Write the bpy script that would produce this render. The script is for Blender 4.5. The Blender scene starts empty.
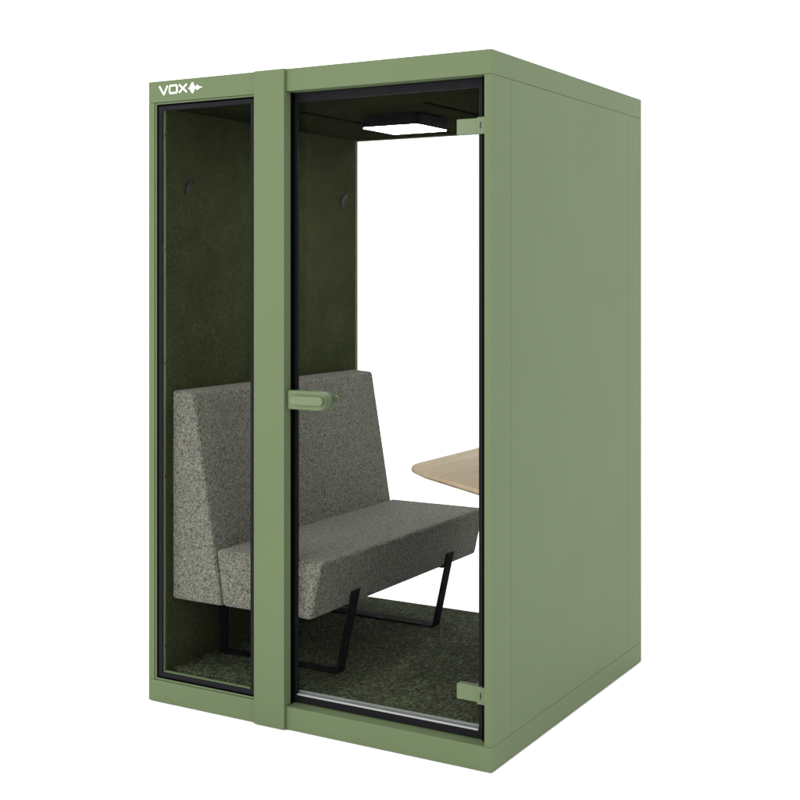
import bpy, bmesh, math, random
from mathutils import Vector, Matrix
random.seed(3)
S = bpy.context.scene
COL = S.collection
W, D, H = 1.36, 1.324, 2.2

# ------------------------------------------------------------------ materials
def new_mat(name):
    m = bpy.data.materials.new(name); m.use_nodes = True
    nt = m.node_tree
    for n in list(nt.nodes): nt.nodes.remove(n)
    out = nt.nodes.new('ShaderNodeOutputMaterial')
    return m, nt, out

def N(nt, t, **kw):
    n = nt.nodes.new(t)
    for k, v in kw.items():
        if hasattr(n, k) and k not in ('Scale',): setattr(n, k, v)
        else: n.inputs[k].default_value = v
    return n

def principled(nt, out, col, rough, spec=0.5, metal=0.0):
    b = nt.nodes.new('ShaderNodeBsdfPrincipled')
    b.inputs['Base Color'].default_value = (*col, 1)
    b.inputs['Roughness'].default_value = rough
    b.inputs['Specular IOR Level'].default_value = spec
    b.inputs['Metallic'].default_value = metal
    nt.links.new(b.outputs[0], out.inputs['Surface'])
    return b

def coords(nt):
    return nt.nodes.new('ShaderNodeTexCoord').outputs['Object']

def noise(nt, vec, scale, detail=2.0, rough=0.5):
    n = nt.nodes.new('ShaderNodeTexNoise')
    n.inputs['Scale'].default_value = scale
    n.inputs['Detail'].default_value = detail
    n.inputs['Roughness'].default_value = rough
    nt.links.new(vec, n.inputs['Vector'])
    return n

def ramp(nt, fac, stops, interp='LINEAR'):
    r = nt.nodes.new('ShaderNodeValToRGB')
    r.color_ramp.interpolation = interp
    el = r.color_ramp.elements
    while len(el) < len(stops): el.new(0.5)
    for e, (p, c) in zip(el, stops):
        e.position = p; e.color = (*c, 1) if len(c) == 3 else c
    nt.links.new(fac, r.inputs[0])
    return r

def bump(nt, height, strength, dist, b):
    n = nt.nodes.new('ShaderNodeBump')
    n.inputs['Strength'].default_value = strength
    n.inputs['Distance'].default_value = dist
    nt.links.new(height, n.inputs['Height'])
    nt.links.new(n.outputs[0], b.inputs['Normal'])

def mixrgb(nt, mode, fac, a, b_):
    m = nt.nodes.new('ShaderNodeMix'); m.data_type = 'RGBA'; m.blend_type = mode
    for sock, v in ((m.inputs[0], fac), (m.inputs[6], a), (m.inputs[7], b_)):
        if hasattr(v, 'is_output'): nt.links.new(v, sock)
        elif isinstance(v, (int, float)): sock.default_value = v
        else: sock.default_value = (*v, 1)
    return m.outputs[2]

def paint(name, col, rough=0.52, spec=0.085):
    m, nt, out = new_mat(name)
    b = principled(nt, out, col, rough, spec)
    co = coords(nt)
    n1 = noise(nt, co, 3.0, 3)
    v = ramp(nt, n1.outputs[0], [(0.3, tuple(c * .975 for c in col)), (0.7, tuple(c * 1.025 for c in col))])
    nt.links.new(v.outputs[0], b.inputs['Base Color'])
    n2 = noise(nt, co, 900.0, 2)
    bump(nt, n2.outputs[0], 0.10, 0.0004, b)
    return m

GREEN = (0.0830, 0.1115, 0.0560)
M = {}
M['paint'] = paint('green_powder_coat', GREEN)
M['hardware'] = paint('green_hardware_paint', (0.087, 0.115, 0.058), 0.4, 0.2)

def felt(name, lo, hi, scale=420.0):
    m, nt, out = new_mat(name)
    b = principled(nt, out, lo, 1.0, 0.0)
    co = coords(nt)
    n1 = noise(nt, co, scale, 3, .7)
    n2 = noise(nt, co, 9.0, 3)
    c = ramp(nt, n1.outputs[0], [(0.36, lo), (0.66, hi)])
    c2 = ramp(nt, n2.outputs[0], [(0.3, (.86, .86, .86)), (0.7, (1.1, 1.1, 1.1))])
    nt.links.new(mixrgb(nt, 'MULTIPLY', 1.0, c.outputs[0], c2.outputs[0]), b.inputs['Base Color'])
    bump(nt, n1.outputs[0], 0.4, 0.0015, b)
    return m
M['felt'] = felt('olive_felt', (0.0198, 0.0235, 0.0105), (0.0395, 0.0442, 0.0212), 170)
M['ceiling'] = felt('olive_felt_ceiling_painted_shade', (0.0100, 0.0118, 0.0046), (0.0155, 0.0178, 0.0076), 300)  # olive felt with the ceiling's shade put into a lowered base colour

def carpet():
    m, nt, out = new_mat('mottled_carpet')
    b = principled(nt, out, (.03, .035, .015), 0.97, 0.05)
    co = coords(nt)
    mp = nt.nodes.new('ShaderNodeMapping'); mp.inputs['Rotation'].default_value = (0, 0, math.radians(-28)); mp.inputs['Scale'].default_value = (1, .6, 1)
    nt.links.new(co, mp.inputs[0]); co = mp.outputs[0]
    n0 = noise(nt, co, 14.0, 4, .65)
    n1 = noise(nt, co, 105.0, 4, .72)
    n2 = noise(nt, co, 420.0, 2, .6)
    base = ramp(nt, n1.outputs[0], [(0.34, (.0145, .0175, .0085)), (0.50, (.035, .0405, .0215)), (0.66, (.112, .121, .080))])
    big = ramp(nt, n0.outputs[0], [(0.32, (.72, .72, .72)), (0.70, (1.22, 1.24, 1.2))])
    fine = ramp(nt, n2.outputs[0], [(0.3, (.72, .72, .72)), (0.72, (1.3, 1.3, 1.3))])
    c = mixrgb(nt, 'MULTIPLY', 1.0, base.outputs[0], big.outputs[0])
    c = mixrgb(nt, 'MULTIPLY', 1.0, c, fine.outputs[0])
    nt.links.new(c, b.inputs['Base Color'])
    bump(nt, n2.outputs[0], 0.7, 0.003, b)
    return m
M['carpet'] = carpet()

def boucle():
    m, nt, out = new_mat('grey_fleck_upholstery')
    b = principled(nt, out, (.1, .1, .09), 0.9, 0.1)
    b.inputs['Sheen Weight'].default_value = 0.08
    co = coords(nt)
    # wobble the lookup so the loops are not a regular grid
    nw = noise(nt, co, 90.0, 2)
    sub = nt.nodes.new('ShaderNodeVectorMath'); sub.operation = 'MULTIPLY_ADD'
    nt.links.new(nw.outputs['Color'], sub.inputs[0])
    sub.inputs[1].default_value = (.012, .012, .012)
    nt.links.new(co, sub.inputs[2])
    vo = nt.nodes.new('ShaderNodeTexVoronoi'); vo.feature = 'F1'
    vo.inputs['Scale'].default_value = 250.0
    nt.links.new(sub.outputs[0], vo.inputs['Vector'])
    sep = nt.nodes.new('ShaderNodeSeparateColor')
    nt.links.new(vo.outputs['Color'], sep.inputs[0])
    k = 1.0
    cc = ramp(nt, sep.outputs[0], [(0.0, (0.0446, 0.0489, 0.0430)), (0.18, (0.1321, 0.1140, 0.0817)),
                                   (0.42, (0.0856, 0.0995, 0.0912)), (0.62, (0.1562, 0.1448, 0.1118)),
                                   (0.82, (0.1395, 0.1557, 0.1428)), (0.95, (0.1972, 0.1864, 0.1565))], 'CONSTANT')
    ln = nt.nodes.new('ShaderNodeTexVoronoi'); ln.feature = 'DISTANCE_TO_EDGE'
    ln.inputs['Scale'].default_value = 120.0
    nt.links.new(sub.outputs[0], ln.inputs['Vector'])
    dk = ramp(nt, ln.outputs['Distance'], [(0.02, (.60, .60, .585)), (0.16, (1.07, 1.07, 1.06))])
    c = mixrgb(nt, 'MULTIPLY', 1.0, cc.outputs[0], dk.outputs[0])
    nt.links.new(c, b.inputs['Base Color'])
    add = nt.nodes.new('ShaderNodeMath'); add.operation = 'SUBTRACT'
    nt.links.new(ln.outputs['Distance'], add.inputs[0]); nt.links.new(vo.outputs['Distance'], add.inputs[1])
    nm = noise(nt, co, 70.0, 3)
    ad2 = nt.nodes.new('ShaderNodeMath'); ad2.operation = 'MULTIPLY_ADD'; ad2.inputs[1].default_value = 1.6
    nt.links.new(nm.outputs[0], ad2.inputs[0]); nt.links.new(add.outputs[0], ad2.inputs[2])
    bump(nt, ad2.outputs[0], 0.5, 0.0025, b)
    return m
M['fabric'] = boucle()

def plain(name, col, rough, spec=0.5, metal=0.0, grain=0.0):
    m, nt, out = new_mat(name)
    b = principled(nt, out, col, rough, spec, metal)
    co = coords(nt)
    n1 = noise(nt, co, 25.0, 3)
    v = ramp(nt, n1.outputs[0], [(0.3, (rough * .85,) * 3), (0.7, (min(1, rough * 1.15),) * 3)])
    nt.links.new(v.outputs[0], b.inputs['Roughness'])
    if grain:
        n2 = noise(nt, co, 700.0, 2)
        bump(nt, n2.outputs[0], grain, 0.0004, b)
    return m
M['black_steel'] = plain('black_powder_coated_steel', (.0072, .0073, .0079), .75, .02, 0, .12)
M['gasket'] = plain('charcoal_glazing_border', (.0068, .0068, .0086), .6, .05)
M['rubber'] = plain('black_rubber', (.0018, .0018, .0019), .85, 0)
M['housing'] = plain('black_lamp_housing', (.0022, .0022, .0024), .6, .06, 0, .1)
M['seal'] = plain('clear_door_seal', (.25, .255, .25), .35, .3)
M['seal_grey'] = plain('grey_door_seal', (.115, .12, .115), .4, .4)
M['hook'] = plain('charcoal_hook_steel', (.010, .010, .0125), .5, .12, 0, .1)
M['screw'] = plain('dark_screw', (.004, .004, .004), .5, .3)
M['white'] = plain('white_vinyl', (.8, .8, .8), .5, .3)

def glass():
    m, nt, out = new_mat('anti_reflective_glass')
    t = nt.nodes.new('ShaderNodeBsdfTransparent'); t.inputs[0].default_value = (.965, .975, .968, 1)
    g = nt.nodes.new('ShaderNodeBsdfGlossy'); g.inputs['Roughness'].default_value = .02
    fr = nt.nodes.new('ShaderNodeFresnel'); fr.inputs['IOR'].default_value = 1.035
    mx = nt.nodes.new('ShaderNodeMixShader')
    nt.links.new(fr.outputs[0], mx.inputs[0]); nt.links.new(t.outputs[0], mx.inputs[1]); nt.links.new(g.outputs[0], mx.inputs[2])
    nt.links.new(mx.outputs[0], out.inputs['Surface'])
    return m
M['glass'] = glass()

def wood():
    m, nt, out = new_mat('light_oak')
    b = principled(nt, out, (.2, .15, .1), .6, .08)
    co = coords(nt)
    mp = nt.nodes.new('ShaderNodeMapping'); mp.inputs['Scale'].default_value = (1, .07, 1)
    nt.links.new(co, mp.inputs[0])
    n1 = noise(nt, mp.outputs[0], 26.0, 6, .6)
    n2 = noise(nt, mp.outputs[0], 160.0, 4, .65)
    # staves about 9 cm wide, each a slightly different tone
    sx = nt.nodes.new('ShaderNodeSeparateXYZ'); nt.links.new(co, sx.inputs[0])
    fl = nt.nodes.new('ShaderNodeMath'); fl.operation = 'MULTIPLY'; fl.inputs[1].default_value = 9.5
    nt.links.new(sx.outputs[0], fl.inputs[0])
    f2 = nt.nodes.new('ShaderNodeMath'); f2.operation = 'FLOOR'; nt.links.new(fl.outputs[0], f2.inputs[0])
    wn = nt.nodes.new('ShaderNodeTexWhiteNoise'); wn.noise_dimensions = '1D'
    nt.links.new(f2.outputs[0], wn.inputs['W'])
    tone = ramp(nt, wn.outputs[0], [(0, (.86, .85, .83)), (1, (1.12, 1.12, 1.12))])
    c = ramp(nt, n1.outputs[0], [(0.3, (.315, .240, .165)), (0.55, (.365, .282, .196)), (0.75, (.42, .33, .235))])
    c2 = ramp(nt, n2.outputs[0], [(0.3, (.93, .925, .92)), (0.7, (1.05, 1.05, 1.05))])
    x = mixrgb(nt, 'MULTIPLY', 1.0, c.outputs[0], c2.outputs[0])
    x = mixrgb(nt, 'MULTIPLY', 1.0, x, tone.outputs[0])
    nt.links.new(x, b.inputs['Base Color'])
    bump(nt, n2.outputs[0], .15, .0006, b)
    return m
M['wood'] = wood()

def emit():
    m, nt, out = new_mat('lit_lamp_diffuser')
    e = nt.nodes.new('ShaderNodeEmission'); e.inputs[0].default_value = (1, .98, .95, 1); e.inputs[1].default_value = 46.0
    nt.links.new(e.outputs[0], out.inputs['Surface'])
    return m
M['emit'] = emit()

def ground_mat():
    m, nt, out = new_mat('white_studio_sweep')
    b = principled(nt, out, (.93, .93, .93), 1.0, 0.0)
    return m
M['ground'] = ground_mat()

# ------------------------------------------------------------------ mesh helpers
def box(bm, x0, x1, y0, y1, z0, z1):
    vs = [bm.verts.new(p) for p in ((x0,y0,z0),(x1,y0,z0),(x1,y1,z0),(x0,y1,z0),(x0,y0,z1),(x1,y0,z1),(x1,y1,z1),(x0,y1,z1))]
    for f in ((3,2,1,0),(4,5,6,7),(0,1,5,4),(1,2,6,5),(2,3,7,6),(3,0,4,7)):
        bm.faces.new([vs[i] for i in f])

def prism(bm, pts, axis, a, b):
    """polygon in the plane perpendicular to axis, extruded from a to b"""
    def P(u, v, w):
        return (w, u, v) if axis == 0 else (u, w, v) if axis == 1 else (u, v, w)
    lo = [bm.verts.new(P(u, v, a)) for u, v in pts]
    hi = [bm.verts.new(P(u, v, b)) for u, v in pts]
    n = len(pts)
    bm.faces.new(lo); bm.faces.new(hi[::-1])
    for i in range(n):
        bm.faces.new((lo[i], hi[i], hi[(i+1) % n], lo[(i+1) % n]))

def ring(bm, o, i, y0, y1):
    """rectangular frame in the XZ plane: o, i = (x0, x1, z0, z1)"""
    def cs(r): return [(r[0], r[2]), (r[1], r[2]), (r[1], r[3]), (r[0], r[3])]
    O0 = [bm.verts.new((x, y0, z)) for x, z in cs(o)]; I0 = [bm.verts.new((x, y0, z)) for x, z in cs(i)]
    O1 = [bm.verts.new((x, y1, z)) for x, z in cs(o)]; I1 = [bm.verts.new((x, y1, z)) for x, z in cs(i)]
    for k in range(4):
        j = (k + 1) % 4
        bm.faces.new((O0[k], O0[j], I0[j], I0[k])); bm.faces.new((O1[j], O1[k], I1[k], I1[j]))
        bm.faces.new((O0[j], O0[k], O1[k], O1[j])); bm.faces.new((I0[k], I0[j], I1[j], I1[k]))

def cyl(bm, c, r, axis, a, b, n=24):
    pts = [(c[0] + r * math.cos(t * 2 * math.pi / n), c[1] + r * math.sin(t * 2 * math.pi / n)) for t in range(n)]
    prism(bm, pts, axis, a, b)

def stadium(x0, x1, z0, z1, both=True, n=14):
    r = (z1 - z0) / 2; zc = (z0 + z1) / 2
    pts = []
    for k in range(n + 1):
        t = -math.pi / 2 + math.pi * k / n
        pts.append((x1 - r + r * math.cos(t), zc + r * math.sin(t)))
    if both:
        for k in range(n + 1):
            t = math.pi / 2 + math.pi * k / n
            pts.append((x0 + r + r * math.cos(t), zc + r * math.sin(t)))
    else:
        pts += [(x0, z1), (x0, z0)]
    return pts

def obj(name, bm, mat, parent=None, bev=0.0, seg=2, base=None, smooth=True):
    bmesh.ops.recalc_face_normals(bm, faces=bm.faces)
    if bev:
        es = [e for e in bm.edges if len(e.link_faces) == 2 and e.calc_face_angle(0) > math.radians(25)]
        bmesh.ops.bevel(bm, geom=es, offset=bev, offset_type='OFFSET', segments=seg, profile=0.5, affect='EDGES', clamp_overlap=True)
    me = bpy.data.meshes.new(name); bm.to_mesh(me); bm.free()
    me.materials.append(mat)
    if smooth:
        me.polygons.foreach_set('use_smooth', [True] * len(me.polygons))
        me.set_sharp_from_angle(angle=math.radians(32))
    o = bpy.data.objects.new(name, me); COL.objects.link(o)
    if smooth and bev:                         # keep the flats flat, only the rounded edges shade round
        w = o.modifiers.new('flat', 'WEIGHTED_NORMAL'); w.weight = 90; w.keep_sharp = True
    if parent is not None:
        o.parent = parent
    if base:                                   # move the origin to the thing's base
        me.transform(Matrix.Translation(-Vector(base))); o.location = base
    elif parent is not None:
        root = parent
        off = Vector((0, 0, 0))
        while root is not None:
            off += root.location; root = root.parent
        me.transform(Matrix.Translation(-off))
    return o

def mk(*fs):
    bm = bmesh.new()
    for f in fs: f(bm)
    return bm

def bxs(*bs):
    bm = bmesh.new()
    for b in bs: box(bm, *b)
    return bm

def thing(name, loc, label, cat, group=None):
    o = bpy.data.objects.new(name, None); COL.objects.link(o)
    o.location = loc; o.empty_display_size = .1
    o['label'] = label; o['category'] = cat
    if group: o['group'] = group
    return o

def pr(pts, axis, a, b):
    bm = bmesh.new(); prism(bm, pts, axis, a, b); return bm

def rg(o, i, y0, y1):
    bm = bmesh.new(); ring(bm, o, i, y0, y1); return bm

# ------------------------------------------------------------------ setting
bm = bmesh.new()
bmesh.ops.create_circle(bm, cap_ends=True, radius=60, segments=96)
g = obj('ground', bm, M['ground'], smooth=False); g.location = (W/2, D/2, -0.003)
g['kind'] = 'structure'

# ------------------------------------------------------------------ the pod
pod = thing('office_pod', (W/2, D/2, 0), 'sage green soundproof office booth with glass door, narrow side window and white logo', 'booth')
T, Bz = 2.125, .075                       # underside of the top frame, top of the base frame
g_ = .0009                                # joint
obj('top_frame', bxs((0, W, 0, D, T, H)), M['paint'], pod, .0012)
obj('base_frame', bxs((0, W, 0, D, 0, Bz)), M['paint'], pod, .0012)
za, zb = Bz + g_, T - g_
# walls: corner posts, outer panels, a dark core and a felt lining
for x0, x1, xw in ((0, .0255, .027), (W - .0255, W, .0255)):
    obj('corner_post', bxs((x0, x1, 0, .1405, za, zb)), M['paint'], pod, .0009)
    obj('corner_post', bxs((x0, x1, 1.1845, D, za, zb)), M['paint'], pod, .0009)
    obj('side_panel', bxs((x0, x1, .1405 + g_, 1.1845 - g_, za, zb)), M['paint'], pod, .0009)
obj('wall_core', bxs((.0262, .0505, .036, 1.286, za, zb)), M['rubber'], pod)
obj('wall_core', bxs((W - .0505, W - .0262, .036, 1.286, za, zb)), M['rubber'], pod)
obj('wall_lining', bxs((.051, .060, .0235, 1.2862, .0775, 2.1045)), M['felt'], pod, .0015)
obj('wall_lining', bxs((W - .060, W - .051, .092, 1.2862, .0775, 2.1045)), M['felt'], pod, .0015)
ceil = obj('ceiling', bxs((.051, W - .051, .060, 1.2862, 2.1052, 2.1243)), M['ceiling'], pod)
for xs in (.425, .935):
    s = mk(lambda b: box(b, xs - .011, xs + .011, .345, .985, 2.1036, 2.1049))
    obj('vent_slot', s, M['rubber'], ceil)
obj('carpet', bxs((.0605, W - .0605, .0635, 1.2866, .0757, .1075)), M['carpet'], pod, .003)

# mullion standing 13 mm proud of the front
obj('mullion', pr([(-.012, 0), (-.012, H), (-.0006, H), (-.0006, T - .0008), (.0480, T - .0008), (.0480, Bz + .0008), (-.0006, Bz + .0008), (-.0006, 0)], 0, .4730, .5977),
    M['paint'], pod, .0016)

# --- narrow window left of the mullion
win = obj('side_window', rg((.0268, .4725, .0765, 2.1235), (.0335, .4720, .0825, 2.1180), .004, .024), M['paint'], pod, .0006)
obj('glazing_border', rg((.0337, .4716, .0827, 2.1178), (.0570, .4449, .1035, 2.0955), .0075, .0135), M['gasket'], win, .0006)
obj('glazing_gasket', rg((.0336, .4718, .0826, 2.1179), (.0400, .4650, .0885, 2.1115), .0060, .0074), M['rubber'], win)
obj('pane', bxs((.0540, .4480, .0092, .0120, .1000, 2.0990)), M['glass'], win)
trim = obj('inner_trim', rg((.038, .470, .0855, 2.1145), (.0605, .4415, 0.1090, 2.0990), .0142, .0232), M['paint'], win, .0005)
for zz in (2.008, 1.603, 1.2, .797, .195):
    bmh = bmesh.new(); cyl(bmh, (.0186, zz), .0040, 0, .0602, .0610, 12)
    obj('screw', bmh, M['screw'], win)

# --- door between the mullion and the right post
door = obj('door', rg((.5995, 1.3318, .0785, 2.1225), (.6106, 1.2915, .1015, 2.0935), .0480, .0560), M['gasket'], pod, .0008)
obj('pane', bxs((.6070, 1.2950, .0500, .0545, .0980, 2.0970)), M['glass'], door)
obj('door_gasket', rg((.5996, 1.3340, .0759, 2.1241), (.6055, 1.3250, .0850, 2.1150), .0575, .0640), M['rubber'], door)
obj('bottom_seal', bxs((.6107, 1.2905, .0450, .0496, .1020, .1080)), M['seal'], door, .0012)
obj('bottom_seal', bxs((.6107, 1.2905, .0560, .0605, .1030, .1175)), M['seal_grey'], door, .0012)
obj('jamb_seal', bxs((.5979, .5991, .0255, .0640, .0762, 2.1238)), M['rubber'], pod)
# lock case, its lever, the inside rose and thumb turn
obj('lock_case', pr(stadium(.5990, .7540, 1.0655, 1.1285, both=False), 1, .0030, .0290), M['hardware'], door, .0045, 3)
obj('lock_spacer', pr(stadium(.6000, .7490, 1.0690, 1.1250, both=False), 1, .0292, .0478), M['hardware'], door, .0010, 2)
obj('handle', mk(lambda b: prism(b, stadium(0.6201, 0.7513, 1.0825, 1.1130), 1, -.0150, -.0030),
                 lambda b: cyl(b, (0.6356, 1.0977), .0125, 1, -.0035, .0032)), M['hardware'], door, .0040, 3)
obj('lock_rose', pr(stadium(.640, .7460, 1.0675, 1.1265, both=False), 1, .0562, .0640), M['hardware'], door, .0025, 3)
obj('thumb_turn', mk(lambda b: cyl(b, (.7120, 1.1000), .0110, 1, .0640, .0780),
                     lambda b: prism(b, stadium(.6950, .7520, 1.0885, 1.1115), 1, .0775, .0900)), M['hardware'], door, .0035, 3)
for zc in (1.974, .217):
    h = obj('hinge', mk(lambda b: box(b, 1.2185, 1.2935, .0395, .0478, zc - .0245, zc + .0235)), M['hardware'], door, .0016)
    obj('hinge', mk(lambda b: box(b, 1.2185, 1.2935, .0567, .0650, zc - .0245, zc + .0235)), M['hardware'], door, .0016)
    obj('hinge_knuckle', mk(lambda b: box(b, 1.2940, 1.3330, .0300, .0474, zc - .0275, zc + .0255)), M['hardware'], door, .0022)
    obj('hinge_slot', mk(lambda b: box(b, 1.3045, 1.3085, .0292, .0302, zc - .0105, zc + .0095)), M['screw'], door)

# --- rear window
rw = obj('rear_window', rg((.0262, W - .0262, .0765, 2.1235), (.0605, W - .0605, .1030, 2.1005), 1.2870, 1.3045), M['paint'], pod, .0006)
obj('outer_border', rg((.0262, W - .0262, .0765, 2.1235), (.0490, W - .0490, .0900, 2.1100), 1.3050, 1.3200), M['gasket'], rw, .0006)
obj('pane', bxs((.0450, W - .0450, 1.3080, 1.3120, .0860, 2.1140)), M['glass'], rw)
for zz in (2.010, 1.2, .4):
    bmh = bmesh.new(); cyl(bmh, (1.2950, zz), .0030, 0, .0602, .0611, 12)
    obj('screw', bmh, M['screw'], rw)

# --- white lettering and wave mark on the top frame
def stroke(bm, pts, w, close=False, y0=-.0007, y1=-.0001):
    """a polyline of constant width with mitred joints, as a thin raised decal"""
    n = len(pts); L, R = [], []
    for i in range(n):
        p = Vector(pts[i])
        a = Vector(pts[i-1]) if (i > 0 or close) else None
        c = Vector(pts[(i+1) % n]) if (i < n - 1 or close) else None
        d1 = (p - a).normalized() if a is not None else (c - p).normalized()
        d2 = (c - p).normalized() if c is not None else d1
        t = (d1 + d2).normalized(); nn = Vector((-t.y, t.x))
        k = w / 2 / max(.45, nn.dot(Vector((-d1.y, d1.x))))
        L.append(p + nn * k); R.append(p - nn * k)
    m = n if close else n - 1
    for i in range(m):
        j = (i + 1) % n
        prism(bm, [tuple(L[i]), tuple(L[j]), tuple(R[j]), tuple(R[i])], 1, y0, y1)
bm = bmesh.new()
lw = .0060; zt, zl = 2.1815, 2.1530
stroke(bm, [(.0500, zt), (.0690, zl), (.0720, zl), (.0868, zt)], lw)
q = .004; x0, x1, b0, b1 = .0965, .1300, zl + .001, zt - .001
stroke(bm, [(x0+q, b0), (x1-q, b0), (x1, b0+q), (x1, b1-q), (x1-q, b1), (x0+q, b1), (x0, b1-q), (x0, b0+q)], lw, True)
stroke(bm, [(.1400, zt), (.1740, zl)], lw); stroke(bm, [(.1740, zt), (.1400, zl)], lw, y0=-.0009)
c = 2.1655
prof = [(.1815, .0012), (.1860, .0030), (.1885, .0055), (.1900, .0090), (.1930, .0115), (.1955, .0175), (.1985, .0195), (.2020, .0190), (.2045, .0150),
        (.2065, .0110), (.2085, .0050), (.2120, .0028), (.2150, .0045), (.2180, .0082), (.2215, .0088), (.2250, .0072), (.2280, .0040), (.2340, .0022), (.2420, .0010)]
prism(bm, [(x, c + h) for x, h in prof] + [(x, c - h * .95) for x, h in prof[::-1]], 1, -.0007, -.0001)
obj('logo', bm, M['white'], pod, smooth=False)

# ------------------------------------------------------------------ bench
by0, by1 = .053, 1.268
bench = thing('bench', (.38, (by0 + by1)/2, .1075), 'grey flecked upholstered bench with high slanted backrest on black flat bar legs', 'bench')
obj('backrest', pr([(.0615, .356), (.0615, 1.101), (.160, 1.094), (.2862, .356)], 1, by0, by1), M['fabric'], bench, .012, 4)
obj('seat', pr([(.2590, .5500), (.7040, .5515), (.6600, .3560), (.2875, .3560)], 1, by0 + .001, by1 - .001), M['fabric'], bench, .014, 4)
zf = .1075
def xs_(z): return .6612 + (z - .356) * .225            # the seat's slanted front
for yc in (.312, 1.018):
    y0, y1 = yc - .0275, yc + .0275
    t = .006
    obj('leg', pr([(xs_(.408), .408), (xs_(.408) + t, .408), (xs_(zf) + t, zf), (xs_(zf), zf)], 1, y0, y1), M['black_steel'], bench, .0012)
    obj('leg', pr([(.0900, .3555), (.0960, .3555), (.0960, zf), (.0900, zf)], 1, y0, y1), M['black_steel'], bench, .0012)
    obj('foot_bar', bxs((.0963, xs_(zf) - .0003, y0, y1, zf, zf + .006)), M['black_steel'], bench, .0012)
    obj('seat_rail', bxs((.0963, .6560, y0, y1, .3495, .3556)), M['black_steel'], bench, .0012)

# ------------------------------------------------------------------ table on the right wall
tz = .825
def table_outline(inset):
    """left edge along the depth, slanted front edge, rounded corner between"""
    A, Bp, Cp, Dp = Vector((1.2985, .130)), Vector((.766, .4857)), Vector((.766, 1.268)), Vector((1.2985, 1.268))
    d1 = (A - Bp).normalized(); d2 = (Cp - Bp).normalized()
    pts = [tuple(A)]
    k = .13
    p0, p2 = Bp + d1 * k, Bp + d2 * k
    for i in range(13):
        s = i / 12
        p = p0 * (1-s)**2 + Bp * 2*s*(1-s) + p2 * s*s
        pts.append(tuple(p))
    e0, e1 = Cp + Vector((0, -.05)), Cp + Vector((.05, 0))
    for i in range(9):
        s = i / 8
        p = e0 * (1-s)**2 + Cp * 2*s*(1-s) + e1 * s*s
        pts.append(tuple(p))
    pts.append(tuple(Dp))
    if not inset: return pts
    out = []; n = len(pts)
    for i in range(n):
        p = Vector(pts[i]); a = Vector(pts[i-1]); c_ = Vector(pts[(i+1) % n])
        n1 = (p - a).normalized(); n2 = (c_ - p).normalized()
        t_ = (n1 + n2).normalized(); nn = Vector((t_.y, -t_.x))
        q_ = p + nn * (inset if i not in (0, n-1) else 0)
        if i in (0, n-1): q_ = p + Vector((0, inset * (1 if i == 0 else -1)))
        out.append((min(q_.x, 1.2985), q_.y))
    return out
table = thing('table', (1.2985, .70, tz - .03), 'light oak table with rounded corner, half hidden behind the right edge of the glass door', 'table')
bm = bmesh.new()
levels = [(tz - .030, .034), (tz - .0145, .002), (tz - .012, 0.0), (tz - .0018, 0.0), (tz - .0004, .0006), (tz, .0022)]
rows = []
for z, ins in levels:
    rows.append([bm.verts.new((x, y, z)) for x, y in table_outline(ins)])
n = len(rows[0])
bm.faces.new(rows[0][::-1]); bm.faces.new(rows[-1])
for a, b in zip(rows, rows[1:]):
    for i in range(n):
        bm.faces.new((a[i], a[(i+1) % n], b[(i+1) % n], b[i]))
obj('tabletop', bm, M['wood'], table)
obj('wall_rail', mk(lambda b: prism(b, [(1.2985, tz - .0305), (1.225, tz - .0305), (1.225, tz - .0345), (1.2945, tz - .0345), (1.2945, tz - .115), (1.2985, tz - .115)], 1, .24, 1.22)), M['black_steel'], table, .0008)

# ------------------------------------------------------------------ ceiling lamp
lamp = thing('ceiling_lamp', (.684, .645, 2.1048), 'square black ceiling lamp with lit white diffuser above the bench and table', 'lamp')
cx, cy, hs = .684, .645, .121
def rsq(h, r=.014, n=5):
    pts = []
    for sx, sy, a0 in ((1, -1, -90), (1, 1, 0), (-1, 1, 90), (-1, -1, 180)):
        for k in range(n + 1):
            a = math.radians(a0 + 90 * k / n)
            pts.append((cx + sx * (h - r) + r * math.cos(a), cy + sy * (h - r) + r * math.sin(a)))
    return pts
obj('housing', mk(lambda b: prism(b, rsq(hs), 2, 2.0575, 2.0940), lambda b: prism(b, rsq(hs - .016), 2, 2.0942, 2.1035)), M['housing'], lamp, .0012)
obj('diffuser', pr(rsq(hs - .005, .011), 2, 2.0550, 2.0573), M['emit'], lamp)

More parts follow.
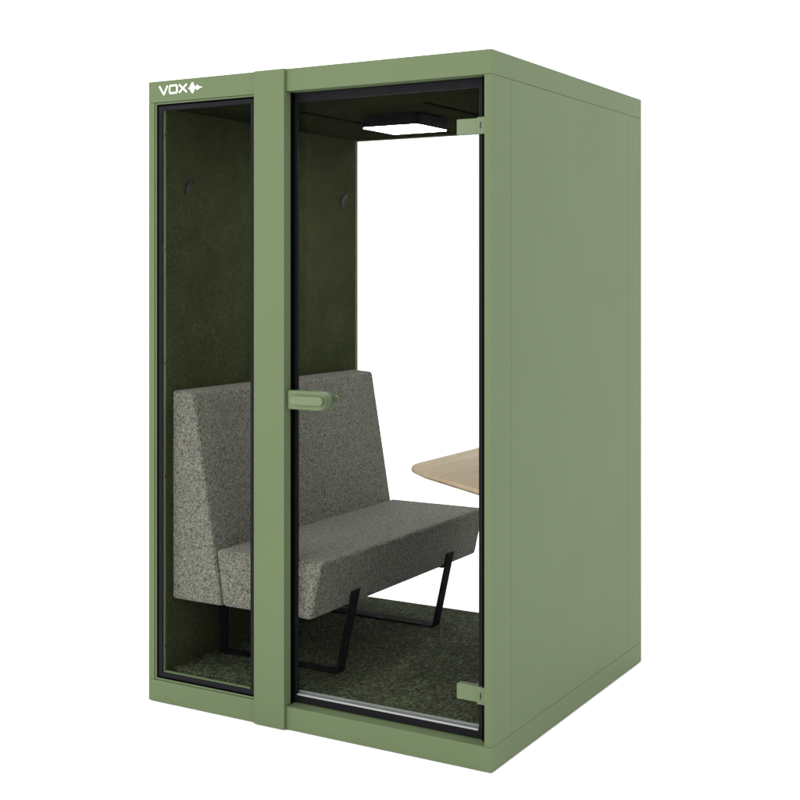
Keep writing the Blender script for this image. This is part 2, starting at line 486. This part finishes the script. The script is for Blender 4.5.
# ------------------------------------------------------------------ coat hooks on the felt wall
def hook(yc, label):
    x, z0, w = .0605, 1.8085, .0125
    h = thing('coat_hook', (x, yc, z0), label, 'hook', 'coat hooks on the felt wall')
    cl = [(x + .0022, z0), (x + .0022, z0 + .024)]           # centre line: up the wall, a bend, then out and up
    for k in range(1, 7):
        a = math.radians(52 * k / 6)
        cl.append((x + .0022 + .014 * (1 - math.cos(a)), z0 + .024 + .014 * math.sin(a)))
    a = math.radians(52); cl.append((cl[-1][0] + .023 * math.sin(a), cl[-1][1] + .028 * math.cos(a)))
    L, R = [], []
    for k, p in enumerate(cl):
        q0, q1 = Vector(cl[max(0, k-1)]), Vector(cl[min(len(cl)-1, k+1)])
        t = (q1 - q0).normalized(); n_ = Vector((-t.y, t.x)) * .0020
        L.append((p[0] + n_.x, p[1] + n_.y)); R.append((p[0] - n_.x, p[1] - n_.y))
    pts = R + L[::-1]
    obj('plate', pr([(u, v) for u, v in pts], 1, yc - w, yc + w), M['hook'], h, .0010, 2)
    for dz in (.008, .021):
        b = bmesh.new(); cyl(b, (yc + (.004 if dz > .01 else -.004) * -1, z0 + dz), .0026, 0, x + .0042, x + .0052, 12)
        obj('screw', b, M['screw'], h)
    return h
hook(.141, 'black bent metal coat hook on the felt behind the narrow side window')
hook(1.178, 'black bent metal coat hook on the felt beside the white rear window')

# ------------------------------------------------------------------ light
world = bpy.data.worlds.new('World'); S.world = world
world.use_nodes = True
bgn = world.node_tree.nodes['Background']
bgn.inputs[0].default_value = (1, 1, 1, 1)
bgn.inputs[1].default_value = 2.1

def area(name, loc, target, size, energy, col=(1, 1, 1)):
    l = bpy.data.lights.new(name, 'AREA'); l.shape = 'SQUARE'; l.size = size; l.energy = energy; l.color = col
    o = bpy.data.objects.new(name, l); COL.objects.link(o)
    o.location = loc
    o.rotation_euler = (Vector(target) - Vector(loc)).to_track_quat('-Z', 'Y').to_euler()
    return o
area('softbox', (-1.6, -5.2, 2.4), (.6, .3, 1.0), 3.0, 160, (1, .985, .955))

# ------------------------------------------------------------------ camera (level, with a vertical shift like the photograph's)
cam = bpy.data.cameras.new('camera'); co = bpy.data.objects.new('camera', cam); COL.objects.link(co)
cam.sensor_width = 36; cam.lens = 1296 / 800 * 36
cam.shift_y = -(400 - 276) / 800
cam.clip_start = .05; cam.clip_end = 500
co.location = (3.10215, -3.53981, 1.50939)
co.rotation_euler = (math.radians(90), 0, math.radians(30.2563))
S.camera = co

S.cycles.max_bounces = 10; S.cycles.diffuse_bounces = 5; S.cycles.transparent_max_bounces = 16
S.view_settings.view_transform = 'Standard'; S.view_settings.look = 'None'
S.view_settings.exposure = 0; S.view_settings.gamma = 1
